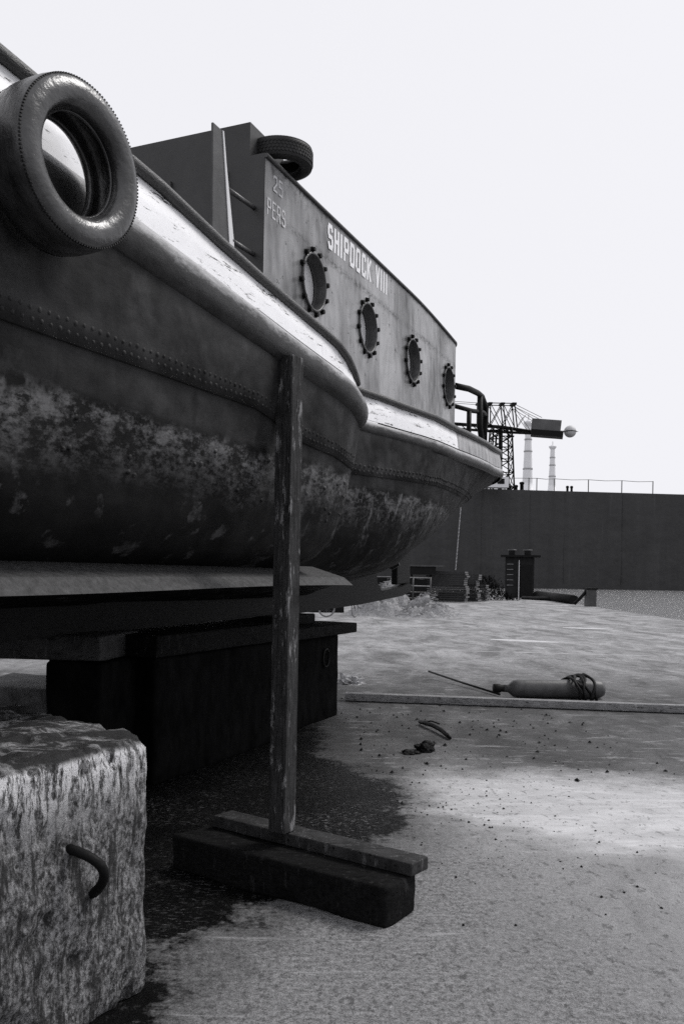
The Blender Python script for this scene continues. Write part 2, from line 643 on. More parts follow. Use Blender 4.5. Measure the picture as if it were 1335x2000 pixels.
for nm, a, b, wd in [("ground_marking", (.82, 19.8), (1.75, 19.8), .06), ("ground_marking", (2.6, 19.78), (4.4, 19.6), .08),
                     ("ground_marking", (4.5, 19.6), (7.4, 19.25), .10), ("ground_marking", (2.4, 28.6), (4.1, 29.6), .14),
                     ("ground_marking", (2.6, 28.2), (6.3, 25.4), .12), ("ground_marking", (.6, 29.2), (2.2, 29.0), .12)]:
    q = MB()
    strip(q, a, b, wd)
    tag(q.build(nm, M_line), None, None, kind="structure")
for (cx, cy, rx, ry, ang) in [(5.6, 23.2, .9, .35, -.45), (9.2, 29.5, .8, .4, -.3)]:
    q = MB()
    q.add([(cx + math.cos(ang) * rx * math.cos(t) - math.sin(ang) * ry * math.sin(t),
            cy + math.sin(ang) * rx * math.cos(t) + math.cos(ang) * ry * math.sin(t), .004) for t in [2 * PI * i / 40 for i in range(40)]],
          [tuple(range(40))])
    tag(q.build("ground_marking", M_line), None, None, kind="structure")

# ------------------------------------------------------------------ the boat
P0 = Vector((-.02, 5.15, 0))
HEAD = math.atan2(.9119, .4104)
boat = thing("workboat", "riveted steel workboat propped in the yard with dented white bulwark and four portholes", "boat", P0, HEAD)
YC = 2.3
LEV = [(3.30, 0, 4.0, 9.9), (2.95, 0, 3.6, 9.5), (2.82, 0, 3.0, 8.9), (2.7, 0.0, 2.5, 8.3), (2.49, .03, 2.0, 7.7), (2.3, .06, 1.8, 7.0), (2.1, .10, 1.6, 6.4), (1.88, .18, 1.4, 5.4),
       (1.76, .30, 1.4, 5.3), (1.68, .46, 1.35, 5.2), (1.60, .80, 1.3, 5.2), (1.5, 1.35, 1.3, 5.2), (1.42, 1.9, 1.3, 5.2), (1.38, 2.2, 1.3, 5.2)]


def lev(z):
    if z >= LEV[0][0]:
        return LEV[0][1:]
    for a, b in zip(LEV, LEV[1:]):
        if z >= b[0]:
            t = (a[0] - z) / (a[0] - b[0])
            return tuple(a[i] + (b[i] - a[i]) * t for i in (1, 2, 3))
    return LEV[-1][1:]


def dent(s, z):
    f = 1 if z > 1.75 else max(.35, 1 - (1.75 - z) * 2.6)
    b = 0.0
    if s < .80:
        b = -.045 * math.exp(-((s - .48) / .3) ** 2)
    elif s < .93:
        t = (s - .80) / .13
        t = t * t * (3 - 2 * t)
        b = -.013 + .363 * t
    elif s < 3.1:
        t = (3.1 - s) / 2.17
        b = .35 * (t * t * (3 - 2 * t)) ** 1.1
    return b * f


FIX = [-11, -9.5, -8, -6.5, -5, -4, -3.2, -2.6, -2, -1.5, -1, -.6, -.25, 0, .2, .4, .55, .66, .74, .8, .84, .87, .9, .93, .96, 1.0, 1.06, 1.13, 1.2]
NB, NE = 8, 18


def station(u, z, aft=True):
    """u in 0..len: returns (s, y) on the starboard half outline at height z"""
    off, s0, end = lev(z)
    nf = len(FIX)
    if u < nf:
        s = FIX[u]
        y = off + dent(s, z)
        if s < -5:
            t = (-5 - s) / 6.0
            y = y + (YC - y) * t ** 2.2
        return s, y
    if u < nf + NB:
        t = (u - nf + 1) / NB
        s = FIX[-1] + (s0 - FIX[-1]) * t
        return s, off + dent(s, z)
    t = (u - nf - NB + 1) / NE
    ang = t * PI / 2
    s = s0 + (end - s0) * math.sin(ang)
    return s, off + (YC - off) * (1 - math.cos(ang)) + dent(s, z)


NU = len(FIX) + NB + NE


def lerp_tab(tab, s):
    if s <= tab[0][0]:
        return tab[0][1]
    for a, b in zip(tab, tab[1:]):
        if s <= b[0]:
            return a[1] + (b[1] - a[1]) * (s - a[0]) / (b[0] - a[0])
    return tab[-1][1]


BT = [(-11, 3.6), (-5, 3.23), (-2.4, 3.14), (-1.7, 3.093), (-1, 3.043), (-.3, 2.99), (.08, 2.96), (.55, 2.89), (.80, 2.835), (.9, 2.80), (1.0, 2.82), (1.6, 2.84),
      (2.2, 2.828), (3.2, 2.826), (5.3, 2.9), (6.5, 3.02), (9.7, 3.15)]                 # bottom of white band / top of strake
CT = [(-11, 3.85), (-5, 3.44), (-2.35, 3.315), (-1.7, 3.268), (-1.4, 3.246), (-1, 3.195), (-.58, 3.155), (-.06, 3.112), (.27, 3.062), (.52, 3.0), (.70, 2.93), (.83, 2.87),
      (.9, 2.90), (1.0, 2.975), (1.15, 3.02), (1.6, 3.005), (2.2, 2.985), (3.2, 2.965), (5.4, 3.06), (6.5, 3.18), (9.7, 3.34)]   # underside of cap rail
SR = [(-11, .098), (.5, .098), (.82, .10), (.98, .075), (1.3, .052), (9.7, .050)]           # strake radius


def outline(zf, off=0.0, n0=0, n1=NU, both=False):
    """points along the sheer at height zf(s), pushed outboard by off"""
    pts = []
    for u in range(n0, n1):
        s, y = station(u, 3.0)
        pts.append((s, y))
    res = []
    for i, (s, y) in enumerate(pts):
        a, b = pts[max(i - 1, 0)], pts[min(i + 1, len(pts) - 1)]
        tx, ty = b[0] - a[0], b[1] - a[1]
        L = math.hypot(tx, ty) or 1
        nx, ny = ty / L, -tx / L
        res.append(Vector((s + nx * off, y + ny * off, zf(s))))
    return res


def mirror(p):
    return Vector((p[0], 2 * YC - p[1], p[2]))


# shell
ZL = [3.0, 2.86, 2.7, 2.6, 2.49, 2.4, 2.3, 2.2, 2.1, 2.0, 1.94, 1.88, 1.82, 1.76, 1.72, 1.68, 1.64, 1.6, 1.55, 1.5, 1.46, 1.42, 1.38]
hb = MB()
for side in (0, 1):
    rows = []
    for z in ZL:
        r = []
        for u in range(NU):
            zz = z
            s, y = station(u, z)
            if z > 2.8:
                zz = min(z, lerp_tab(BT, s) - .02 - (3.0 - z) * .1)
            r.append(Vector((s, y, zz)))
        if side:
            r = [Vector((p.x, 2 * YC - (p.y if p.x < -5 or p.x > 3.2 else min(p.y, lev(p.z)[0])), p.z)) for p in r]
        rows.append(r)
    hb.grid(rows)
hull = hb.build("hull", MH, boat)
# keel, deadwood and sole piece
kb = MB()
side_poly = [(-9, 1.08), (4.86, 1.19), (6.7, 1.24), (8.5, 1.33), (8.95, 1.40), (8.98, 1.50), (8.85, 1.52), (8.5, 1.47), (7.55, 1.42), (7.35, 1.55), (7.25, 2.2), (5.0, 1.9),
             (4.6, 1.5), (-9, 1.5)]
kb.prism(side_poly, YC - .09, YC + .09, lambda u, v, q: Vector((u, q, v)))
kb.build("keel", M_black, boat)
bevel_mod(MB().prism([(8.35, 1.50), (9.0, 1.52), (9.0, 2.3), (8.6, 2.75), (8.35, 2.75)], YC - .05, YC + .05, lambda u, v, q: Vector((u, q, v))).build("rudder", M_black, boat), .02)
pr = MB()
pr.tube([(7.2, YC, 1.95), (7.62, YC, 1.95)], [.13, .07], 10)
hubp = pr.build("propeller", M_dark, boat)
for k in range(4):
    bl = MB()
    a = k * PI / 2 + .4
    ca, sa = math.cos(a), math.sin(a)
    f = lambda r, c, t: Vector((7.45 + t + c * .25, YC + r * ca - c * sa, 1.95 + r * sa + c * ca))
    poly = [(.08, -.05), (.2, -.11), (.34, -.1), (.42, 0), (.34, .1), (.2, .11), (.08, .05)]
    bl.prism(poly, -.012, .012, f)
    bl.build("propeller_blade", M_dark, hubp)
# bilge keel: a shelf of heavy plate that catches the sky
bk = MB()
rows = []
for s in [-7 + i * .25 for i in range(34)]:
    if s > 1.36:
        break
    d = dent(min(s, .8), 1.6)
    e = 0.0
    wv_ = .012 * noise.noise(Vector((s * 1.5, 0, 3)))
    bo = .02 * math.sin(s * 1.1 + 1.0)
    rows.append([Vector((s, .52 + d, 1.70)), Vector((s, .27 + d + wv_ + e, 1.622 + bo * .3)), Vector((s, .20 + d + wv_ + e, 1.562 + bo * .7)), Vector((s, .30 + d + wv_ + e, 1.556 + bo * .7)),
                 Vector((s, .55 + d, 1.58))])
bk.grid(rows, False)
bk.f.append(tuple(range(len(bk.v) - 5, len(bk.v))))
bk.sm.append(False)
bk.build("bilge_keel", plain("bilge_keel_plate", .05, .7, .55, 30, .6, .3, 0, (1, 1, .6)), boat)

# upper lap plating with its seam and rivets
SEAM = [(-5, 2.46), (-2.3, 2.474), (-1.5, 2.487), (-.46, 2.495), (0, 2.405), (.4, 2.375), (.6, 2.35), (.8, 2.338), (1.1, 2.385), (4.44, 2.47), (6.5, 2.58), (9, 2.66)]


def shell(u, z, off=0.0):
    a = station(max(u - 1, 0), z)
    b = station(min(u + 1, NU - 1), z)
    s, y = station(u, z)
    tx, ty = b[0] - a[0], b[1] - a[1]
    L = math.hypot(tx, ty) or 1
    return Vector((s + ty / L * off, y - tx / L * off, z))


lp = MB()
rows = []
for u in range(NU):
    s = station(u, 2.45)[0]
    if s < -5:
        continue
    zt = lerp_tab(BT, s) - .05
    zb = lerp_tab(SEAM, s)
    r = [shell(u, zb, .001), shell(u, zb, .014)]
    for k in range(1, 8):
        z = zb + (zt - zb) * k / 7
        r.append(shell(u, z, .014))
    rows.append(r)
lp.grid(rows, True)
lap = lp.build("shell_plate", MH, boat, fix=True)
for e in lap.data.polygons:
    e.use_smooth = True


# rivets
def dome(m, p, nrm, r, h):
    nrm = nrm.normalized()
    a = nrm.cross(Vector((0, 0, 1)))
    if a.length < .1:
        a = Vector((1, 0, 0))
    a.normalize()
    b = nrm.cross(a)
    vs, fs = [], []
    for rr, hh in ((1, 0), (.75, .65)):
        for k in range(8):
            t = 2 * PI * k / 8
            vs.append(p + a * math.cos(t) * r * rr + b * math.sin(t) * r * rr + nrm * h * hh)
    vs.append(p + nrm * h)
    for k in range(8):
        j = (k + 1) % 8
        fs += [(k, j, 8 + j, 8 + k), (8 + k, 8 + j, 16)]
    m.add(vs, fs, True)


def along(zf, step, off, s_from, s_to):
    pts = [shell(u, zf(station(u, 2.45)[0]), off) for u in range(NU)]
    pts = [p for p in pts if s_from <= p.x <= s_to]
    out, acc = [], 0.0
    for a, b in zip(pts, pts[1:]):
        d = b - a
        L = d.length
        while acc < L:
            q = a + d * (acc / L)
            out.append((q, Vector((d.y, -d.x, 0))))
            acc += step
        acc -= L
    return out


rv = MB()
for dz, sh, st in ((.035, 0, .048), (.075, .02, .048)):
    for p, n in along(lambda s: lerp_tab(SEAM, s) + dz, st, .014, -4 + sh, .86):
        dome(rv, p + Vector((0, 0, random.uniform(-.004, .004))), n, random.uniform(.008, .0115), random.uniform(.003, .0065))
for dz, sh, st in ((.03, 0, .06), (.07, .03, .06)):
    for p, n in along(lambda s: lerp_tab(SEAM, s) + dz, st, .014, .98 + sh, 7.6):
        dome(rv, p + Vector((0, 0, random.uniform(-.005, .005))), n, random.uniform(.010, .0145), random.uniform(.005, .010))
for k in range(40):
    u = random.choice(range(6, 20))
    z = random.uniform(1.95, 2.3)
    p = shell(u, z, 0)
    dome(rv, p + Vector((random.uniform(-.1, .1), 0, 0)), Vector((0, -1, 0)), .013, .008)
o = rv.build("rivet_rows", MH, boat)
o["kind"] = "stuff"

# rubbing strake: heavy half round
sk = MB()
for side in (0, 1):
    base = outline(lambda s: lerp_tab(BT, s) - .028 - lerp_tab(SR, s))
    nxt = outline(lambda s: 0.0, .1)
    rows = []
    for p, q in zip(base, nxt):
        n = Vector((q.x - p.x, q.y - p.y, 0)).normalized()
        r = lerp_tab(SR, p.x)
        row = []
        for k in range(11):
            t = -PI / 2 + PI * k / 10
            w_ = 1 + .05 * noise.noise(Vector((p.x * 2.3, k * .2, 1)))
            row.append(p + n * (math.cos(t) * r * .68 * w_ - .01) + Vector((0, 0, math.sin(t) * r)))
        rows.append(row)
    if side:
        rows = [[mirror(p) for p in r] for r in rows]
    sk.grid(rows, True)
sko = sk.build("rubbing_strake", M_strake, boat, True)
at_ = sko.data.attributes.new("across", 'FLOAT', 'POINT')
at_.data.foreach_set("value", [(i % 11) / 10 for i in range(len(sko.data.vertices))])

# bulwark band and cap rail
bwm = MB()
gwm = MB()
for side in (0, 1):
    lo = outline(lambda s: lerp_tab(BT, s) - .06)
    up = outline(lambda s: lerp_tab(CT, s) + .02)
    rows = []
    for p, q in zip(lo, up):
        buck = .02 * noise.noise(Vector((p.x * 3.0, 4, 0)))
        if .3 < p.x < 1.6:
            buck *= 2.0
        mid = (p + q) / 2 + Vector((0, -buck, 0))
        q = q + Vector((0, .035, 0))
        mid = mid + Vector((0, .012, 0))
        rows.append([p, mid, q, q + Vector((0, .04, 0)), p + Vector((0, .04, 0))])
    if side:
        rows = [[mirror(p) for p in r] for r in rows]
    cut = next(i for i, r in enumerate(rows) if r[0].x > 3.1)
    bwm.grid(rows[:cut + 1])
    gwm.grid(rows[cut:])
bwm.build("bulwark_plate", MW, boat)
tag(gwm.build("bulwark_plate", plain("bulwark_grey", .30, .5, .5, 12, .4, .4, 0, (1, 1, .4)), boat), "weathered grey plate round the stern, behind the white band", None)
cp = MB()
base = outline(lambda s: lerp_tab(CT, s) + .03, .005)
base = [p + Vector((0, .03 + .006 * noise.noise(p * 4), -.006 + .008 * noise.noise(p * 5))) for p in base]
cp.tube(base, .028, 10)
cp.tube([p + Vector((0, .035, .022)) for p in base], .015, 8)
cp.tube([mirror(p) for p in base], .028, 10)
cp.build("cap_rail", M_cap, boat)
# deck
dk = MB()
dp = outline(lambda s: lerp_tab(BT, s) - .08)
dk.grid([[p, mirror(p)] for p in dp])
dk.build("deck", M_dark, boat)

# ------------------------------------------------------------------ deckhouse
DY, ZB, ZT = .35, 2.78, 4.15
HOLES = [(.827, 3.614), (1.865, 3.572), (3.02, 3.575), (4.215, 3.585)]
RH = .180


def zt(s):
    return 4.15 if s < 3 else 4.15 - .09 * ((s - 3) / 1.7) ** 1.5


wl_ = MB()
edges = [.09, 1.346, 2.44, 3.6, 4.45]
for i, (hs, hz) in enumerate(HOLES):
    a, b = edges[i], edges[i + 1]
    c0, c1, c2 = [], [], []
    for k in range(48):
        t = 2 * PI * k / 48
        cx, sx = math.cos(t), math.sin(t)
        c0.append(Vector((hs + RH * cx, DY, hz + RH * sx)))
        ds = ((b - hs) if cx > 0 else (hs - a)) / max(abs(cx), 1e-6)
        dzz = ((ZT - hz) if sx > 0 else (hz - ZB)) / max(abs(sx), 1e-6)
        L = min(ds, dzz)
        s_, z_ = hs + L * cx, hz + L * sx
        c2.append(Vector((s_, DY, min(z_, zt(s_)))))
    # true corners
    for cs, cz in ((a, ZB), (a, ZT), (b, ZB), (b, ZT)):
        k = min(range(48), key=lambda q: (c2[q].x - cs) ** 2 + (c2[q].z - cz) ** 2)
        c2[k] = Vector((cs, DY, min(cz, zt(cs))))
    vs = c0 + c2
    wl_.add(vs, [(k, (k + 1) % 48, 48 + (k + 1) % 48, 48 + k) for k in range(48)], False)
    # reveal of the opening
    rv2 = [Vector((v.x, DY + .05, v.z)) for v in c0]
    wl_.add(c0 + rv2, [(k, (k + 1) % 48, 48 + (k + 1) % 48, 48 + k) for k in range(48)], True)
# rounded after corner and the rest of the house
path = []
for k in range(9):
    t = k / 8 * PI / 2
    path.append((4.45 + .24 * math.sin(t), DY + .24 * (1 - math.cos(t))))
rest = path + [(4.69, 2 * YC - DY - .02), (.09, 2 * YC - DY - .02)]
rows = [[Vector((s, y, ZB)), Vector((s, y, zt(s)))] for s, y in path]
wl_.grid(rows, True)
rows = [[Vector((s, y, ZB)), Vector((s, y, zt(s)))] for s, y in rest[8:]]
wl_.grid(rows, False)
house = wl_.build("deckhouse_wall", MD, boat)
rf = MB()
ring_pts = [(.09, DY)] + path + rest[9:]
rf.add([Vector((s, y, zt(s))) for s, y in ring_pts], [tuple(range(len(ring_pts)))])
rf.build("deckhouse_roof", M_dark, boat)
edge = MB()
edge.tube([Vector((s, DY - .006, zt(s) + .005)) for s in [.09 + i * (4.36 / 20) for i in range(21)]] + [Vector((s, y, zt(s) + .005)) for s, y in path[1:]], .014, 6)
edge.build("roof_edge", M_dark, boat)
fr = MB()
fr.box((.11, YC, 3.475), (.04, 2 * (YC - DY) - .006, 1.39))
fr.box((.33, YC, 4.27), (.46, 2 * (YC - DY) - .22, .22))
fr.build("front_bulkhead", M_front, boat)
for y0 in (.62, 1.02, 1.5, 2.1):
    MB().box((.082, y0, 3.55), (.02, .03, 1.10)).build("bulkhead_stiffener", M_front, boat)

for i, (hs, hz) in enumerate(HOLES):
    M4 = Matrix.Translation((hs, DY, hz)) @ Matrix.Rotation(PI / 2, 4, 'X')      # local z -> outboard (-y)
    rg = MB()
    rg.lathe([(.179, -.10), (.179, .010), (.183, .016), (.194, .015), (.197, .010), (.197, -.004)], 48, M4)
    rg.lathe([(.179, -.06), (.174, -.062), (.172, -.072), (.179, -.074)], 48, M4)
    po = rg.build("porthole", M_ring, boat)
    gl = MB()
    gl.lathe([(.0001, -.080), (.1795, -.080)], 48, M4)
    gl.build("glass", M_glass, po)
    if i == 0:
        bm_ = MB()
        vs = []
        for h0, h1 in ((0, .022),):
            pass
        hexv = [(math.cos(k * PI / 3) * .0165, math.sin(k * PI / 3) * .0165) for k in range(6)]
        bm_.prism(hexv, 0, .024, lambda u, v, q: Vector((u, -q, v)))
        bm_.prism([(math.cos(k * PI / 4) * .02, math.sin(k * PI / 4) * .02) for k in range(8)], 0, .008, lambda u, v, q: Vector((u, -q, v)))
        bolt0 = bm_.build("bolt", M_black, po)
    for k in range(12):
        t = 2 * PI * (k + .35) / 12
        bo = bolt0 if (i == 0 and k == 0) else bolt0.copy()
        if bo.name not in COL.objects:
            COL.objects.link(bo)
        bo.parent = po
        bo.location = (hs + .213 * math.cos(t), DY - .001, hz + .213 * math.sin(t))
        bo.rotation_euler = (0, t, 0)

# lettering: bold square strokes
GL = {
    'S': [[(1, .86), (.86, 1), (.14, 1), (0, .86), (0, .62), (.14, .5), (.86, .5), (1, .38), (1, .14), (.86, 0), (.14, 0), (0, .14)]],
    'H': [[(0, 0), (0, 1)], [(1, 0), (1, 1)], [(0, .5), (1, .5)]],
    'I': [[(.5, 0), (.5, 1)]],
    'P': [[(0, 0), (0, 1), (.86, 1), (1, .86), (1, .6), (.86, .46), (0, .46)]],
    'D': [[(0, 0), (0, 1), (.8, 1), (1, .84), (1, .16), (.8, 0), (0, 0)]],
    'O': [[(.14, 0), (0, .14), (0, .86), (.14, 1), (.86, 1), (1, .86), (1, .14), (.86, 0), (.14, 0)]],
    'C': [[(1, .8), (1, .86), (.86, 1), (.14, 1), (0, .86), (0, .14), (.14, 0), (.86, 0), (1, .14), (1, .2)]],
    'K': [[(0, 0), (0, 1)], [(1, 1), (.1, .45)], [(.3, .57), (1, 0)]],
    'V': [[(0, 1), (.5, 0), (1, 1)]],
    '2': [[(0, .86), (.14, 1), (.86, 1), (1, .86), (1, .6), (0, .12), (0, 0), (1, 0)]],
    '5': [[(1, 1), (0, 1), (0, .56), (.86, .56), (1, .44), (1, .14), (.86, 0), (0, 0)]],
    'E': [[(1, 0), (0, 0), (0, 1), (1, 1)], [(0, .52), (.8, .52)]],
    'R': [[(0, 0), (0, 1), (.86, 1), (1, .86), (1, .62), (.86, .48), (0, .48)], [(.45, .48), (1, 0)]],
}


def letter(ch, s, z, wd, h, st, mat):
    m = MB()
    L = 0
    for li, pl in enumerate(GL[ch]):
        for a, b in zip(pl, pl[1:]):
            A = Vector((s + st / 2 + a[0] * (wd - st), 0, z + st / 2 + a[1] * (h - st)))
            B = Vector((s + st / 2 + b[0] * (wd - st), 0, z + st / 2 + b[1] * (h - st)))
            d = (B - A).normalized()
            n = Vector((-d.z, 0, d.x)) * st / 2
            A2, B2 = A - d * st * .38, B + d * st * .38
            y = DY - .0015 - .0004 * L
            L += 1
            m.add([A2 - n + Vector((0, y, 0)), B2 - n + Vector((0, y, 0)), B2 + n + Vector((0, y, 0)), A2 + n + Vector((0, y, 0))], [(0, 1, 2, 3)])
    return m.build("letter", mat, boat)


x = 1.05
for i, ch in enumerate("SHIPDOCK VIII"):
    adv = .119
    wd = .092
    if ch == ' ':
        x += .075
        continue
    if ch == 'I':
        wd, adv = .03, .064
    letter(ch, x, 3.926 + .002 * i, wd, .180, .031, M_letter)
    x += adv
x = .20
for ch in "25":
    letter(ch, x, 3.985, .055, .10, .013, M_faded)
    x += .075
x = .125
for ch in "PERS":
    letter(ch, x, 3.815, .05, .105, .012, M_faded)
    x += .066

# ladder in front of the deckhouse: leaning stringer plate and two rungs
ld = MB()
f = lambda u, v, q: Vector((u, q, v))
ld.prism([(-.40, 2.9), (-.13, 2.9), (-.195, 3.55), (-.292, 3.94), (-.33, 4.12), (-.43, 4.12)], .405, .417, f)
lad = ld.build("ladder", M_dark, boat)
MB().prism([(-.130, 2.9), (-.118, 2.9), (-.183, 3.55), (-.28, 3.94), (-.318, 4.12), (-.33, 4.12)], .400, .422, f).build("stringer_edge", M_whitem, lad)
for a, b in (((-.25, .411, 3.825), (.10, .42, 3.85)), ((-.195, .411, 3.552), (.10, .42, 3.57))):
    MB().tube([a, b], .014, 8).build("rung", M_pipe, lad)

# stern guard rail
ra = MB()
top = [(4.66, .40, 3.68), (5.1, .36, 3.73), (5.5, .36, 3.76), (5.75, .37, 3.765), (6.05, .40, 3.72), (6.2, .43, 3.64), (6.25, .45, 3.52), (6.25, .45, 3.0)]
ra.tube(top, .034, 10)
rail = ra.build("guard_rail", M_black, boat)
MB().tube([(4.66, .42, 3.47), (5.35, .38, 3.53), (5.85, .38, 3.60), (6.2, .43, 3.63)], .026, 8).build("middle_rail", M_black, rail)
MB().tube([(5.62, .36, 3.74), (5.62, .36, 3.4), (5.68, .34, 3.2), (5.78, .33, 3.0)], .034, 8).build("rail_post", M_black, rail)
MB().tube([(5.2, .38, 3.50), (5.2, .38, 3.0)], .028, 8).build("rail_post", M_black, rail)


# ------------------------------------------------------------------ tyres
def tyre(name, label, R, W, M4, mat, ribs=True, seg=64, group=None):
    root = thing(name, label, "tyre", (0, 0, 0), 0, group)
    root.matrix_world = M4
    b = R * .60
    h = W / 2
    prof = [(b, h * .55), (b + .012, h * .82), (b + R * .10, h * .98), (R * .82, h * 1.04), (R * .91, h * .98), (R * .965, h * .86), (R * .985, h * .74), (R, h * .5), (R * 1.005, 0), (R, -h * .5), (R * .985, -h * .74),
            (R * .965, -h * .86), (R * .91, -h * .98), (R * .82, -h * 1.04), (b + R * .10, -h * .98), (b + .012, -h * .82), (b, -h * .55),
            (b + .02, -h * .5), (R * .78, -h * .86), (R * .9, -h * .6), (R * .93, 0), (R * .9, h * .6), (R * .78, h * .86), (b + .02, h * .5)]
    MB().lathe(prof, seg, None, True).build("tyre_carcass", mat, root)
    t = MB()
    for sgn in (1, -1):
        for k in range(140):
            a = 2 * PI * k / 140
            Mr = Matrix.Rotation(a, 3, 'Z')
            t.box(Mr @ Vector((R * .972, 0, sgn * h * .83)), (.0055, R * .021, h * .09), Mr)
    for k in range(56 if ribs else 0):
        a = 2 * PI * k / 56
        for j, zz in enumerate((-.45, -.15, .15, .45)):
            Mr = Matrix.Rotation(a + (j % 2) * .05, 3, 'Z')
            t.box(Mr @ Vector((R * 1.004, 0, zz * h)), (.007, R * .075, h * .22), Mr @ Matrix.Rotation(.5 if j % 2 else -.5, 3, 'X'))
    o = t.build("tyre_tread", M_rubber2, root)
    o["kind"] = "stuff"
    # bead ring seen as a thin bright lip
    MB().lathe([(b - .004, h * .52), (b + .006, h * .6), (b + .01, h * .5), (b - .002, h * .45)], seg, None, True).build("tyre_bead", mat, root)
    return root


BM = Matrix.Translation(P0) @ Matrix.Rotation(HEAD, 4, 'Z')
tyre("tyre_fender", "big worn tyre hung as a fender on the white bulwark", .275, .19,
     BM @ Matrix.Translation((-2.31, -.15, 2.985)) @ Matrix.Rotation(-.10, 4, 'Z') @ Matrix.Rotation(PI / 2, 4, 'X'), M_rubber, False)
tyre("roof_tyre", "treaded tyre lying flat on the deckhouse roof edge above the faded figures", .21, .13,
     BM @ Matrix.Translation((.40, .41, 4.27)), M_rubber2)

# ------------------------------------------------------------------ timber prop and its base
pt = thing("timber_prop", "tall squared timber prop standing upright under the rubbing strake", "timber prop", (-.118, 4.82, .262))
b = MB()
rr = Matrix.Rotation(math.radians(-32), 3, 'Z')
b.box((0, 0, 1.275), (.104, .110, 2.55), rr)
pp = b.build("post", MT, pt)
bevel_mod(pp, .006, 2)
# base: thick baulk with a squared board on top
bl0, bl1 = Vector((-.46, 5.20, 0)), Vector((.585, 4.40, 0))
dv = (bl1 - bl0).normalized()
nv = Vector((dv.y, -dv.x, 0))                        # towards the camera
nv = nv if nv.y < 0 else -nv


def quad(c0, c1, a, b_):
    return [tuple((c0 + nv * a)[:2]), tuple((c1 + nv * a)[:2]), tuple((c1 + nv * b_)[:2]), tuple((c0 + nv * b_)[:2])]


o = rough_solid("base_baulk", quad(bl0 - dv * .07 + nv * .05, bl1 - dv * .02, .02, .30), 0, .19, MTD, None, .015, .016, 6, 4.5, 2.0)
tag(o, "thick dark baulk lying on the wet ground under the prop", "baulk")
o = rough_solid("base_board", quad(bl0, bl1, -.06, .10), .192, .258, m_timber("board_dark", .015, .05, (1, 1, 1), .16), None, .008, .004, 4, 4, 5.0)
tag(o, "squared board on the baulk, carrying the foot of the prop", "board")

# ------------------------------------------------------------------ concrete blocks
o = rough_solid("concrete_block", [(-.60, 3.54), (-1.40, 4.32), (-2.05, 3.55), (-1.10, 2.62)], -.02, 1.0, MBK, None, .05, .018, 70, 4, 1.0, .015, .016)
cb = thing("keel_block", "pale lime streaked concrete block in the left foreground with an iron loop", "concrete block", (0, 0, 0))
o.name = "block_body"
o.parent = cb
lp2 = MB()
A = Vector((-.815, 3.145, .67))
B = Vector((-.765, 3.25, .46))
out = Vector((.88, -.47, 0))
pts = []
for k in range(13):
    t = k / 12
    c = A.lerp(B, t)
    pts.append(c + out * (math.sin(PI * t) ** .7 * .13 - .03) + Vector((0, 0, .03 * math.sin(PI * t))))
lp2.tube(pts, .018, 10)
lp2.build("lifting_loop", M_black, cb)


def ship_xy(s, y):
    v = BM @ Vector((s, y, 0))
    return (v.x, v.y)


def ship_rect(s0, s1, y0, y1):
    return [ship_xy(s0, y0), ship_xy(s1, y0), ship_xy(s1, y1), ship_xy(s0, y1)]


def keel_block(label, s0, s1, y0, y1, h, mat, seed, plank=None):
    t = thing("keel_block", label, "concrete block", (0, 0, 0), 0, "keel blocks under the boat")
    b_ = rough_solid("block_body", ship_rect(s0, s1, y0, y1), -.02, h, mat, t, .04, .015, 5, 3, seed)
    return t


M_kb = plain("oily_shaded_concrete", .005, .8, .8, 7, .7, .02, 0, (1, 1, .5))  # oily concrete, with the shade under the hull put into the colour
t = keel_block("oily concrete keel block coloured near black for shade, at the stern under the overhanging plank", 3.35, 5.05, 1.84, 2.75, .955, M_kb, 3)
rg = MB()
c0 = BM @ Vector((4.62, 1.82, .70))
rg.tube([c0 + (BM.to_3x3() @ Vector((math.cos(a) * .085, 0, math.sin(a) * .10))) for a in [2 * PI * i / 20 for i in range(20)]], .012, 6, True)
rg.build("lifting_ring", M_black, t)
keel_block("black keel block added under the hull to stop light, left of the prop", 1.12, 3.2, 1.75, 2.8, .98, M_kb, 5)  # added block: fills the row and stops light from the far side


def ship_plank(name, label, cat, s0, s1, y0, y1, z0, z1, mat, seed, group=None):
    o = rough_solid(name, ship_rect(s0, s1, y0, y1), z0, z1, mat, None, .015, .006, 4, 4, seed)
    return tag(o, label, cat, group)


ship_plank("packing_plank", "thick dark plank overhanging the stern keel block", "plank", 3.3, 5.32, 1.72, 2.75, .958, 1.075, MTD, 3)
ship_plank("packing_plank", "dark packing timber on the added keel block left of the prop", "plank", 1.05, 3.25, 1.7, 2.8, .985, 1.155, MTD, 4)  # raised to close the bright gap under the keel
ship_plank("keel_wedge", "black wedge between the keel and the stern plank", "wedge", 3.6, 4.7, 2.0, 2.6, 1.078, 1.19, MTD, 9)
# far left support: dark post block with a wooden cap, low pale block behind
t = thing("keel_block", "narrow dark block under a wooden cap at the left edge, behind the lime streaked block", "concrete block", (0, 0, 0), 0, "keel blocks under the boat")
rough_solid("block_body", [(-1.89, 6.5), (-1.47, 6.42), (-1.22, 7.4), (-1.70, 7.5)], -.02, .98, M_kb, t, .03, .012, 4, 3, 8)
o = rough_solid("wooden_cap", [(-2.6, 6.62), (-1.49, 6.46), (-1.35, 7.2), (-2.5, 7.4)], .985, 1.17, m_timber("cap_wood", .03, .07, (1, 1, 1), .12), None, .02, .008, 4, 4, 4)
tag(o, "dark wooden cap resting on the narrow block at the left edge", "timber")
o = rough_solid("concrete_slab", [(-2.9, 7.55), (-2.05, 7.35), (-1.95, 8.3), (-2.8, 8.5)], 0, .66, plain("slab_grey", .09, .8, .6, 10, .7), None, .04, .015, 5, 3, 12)
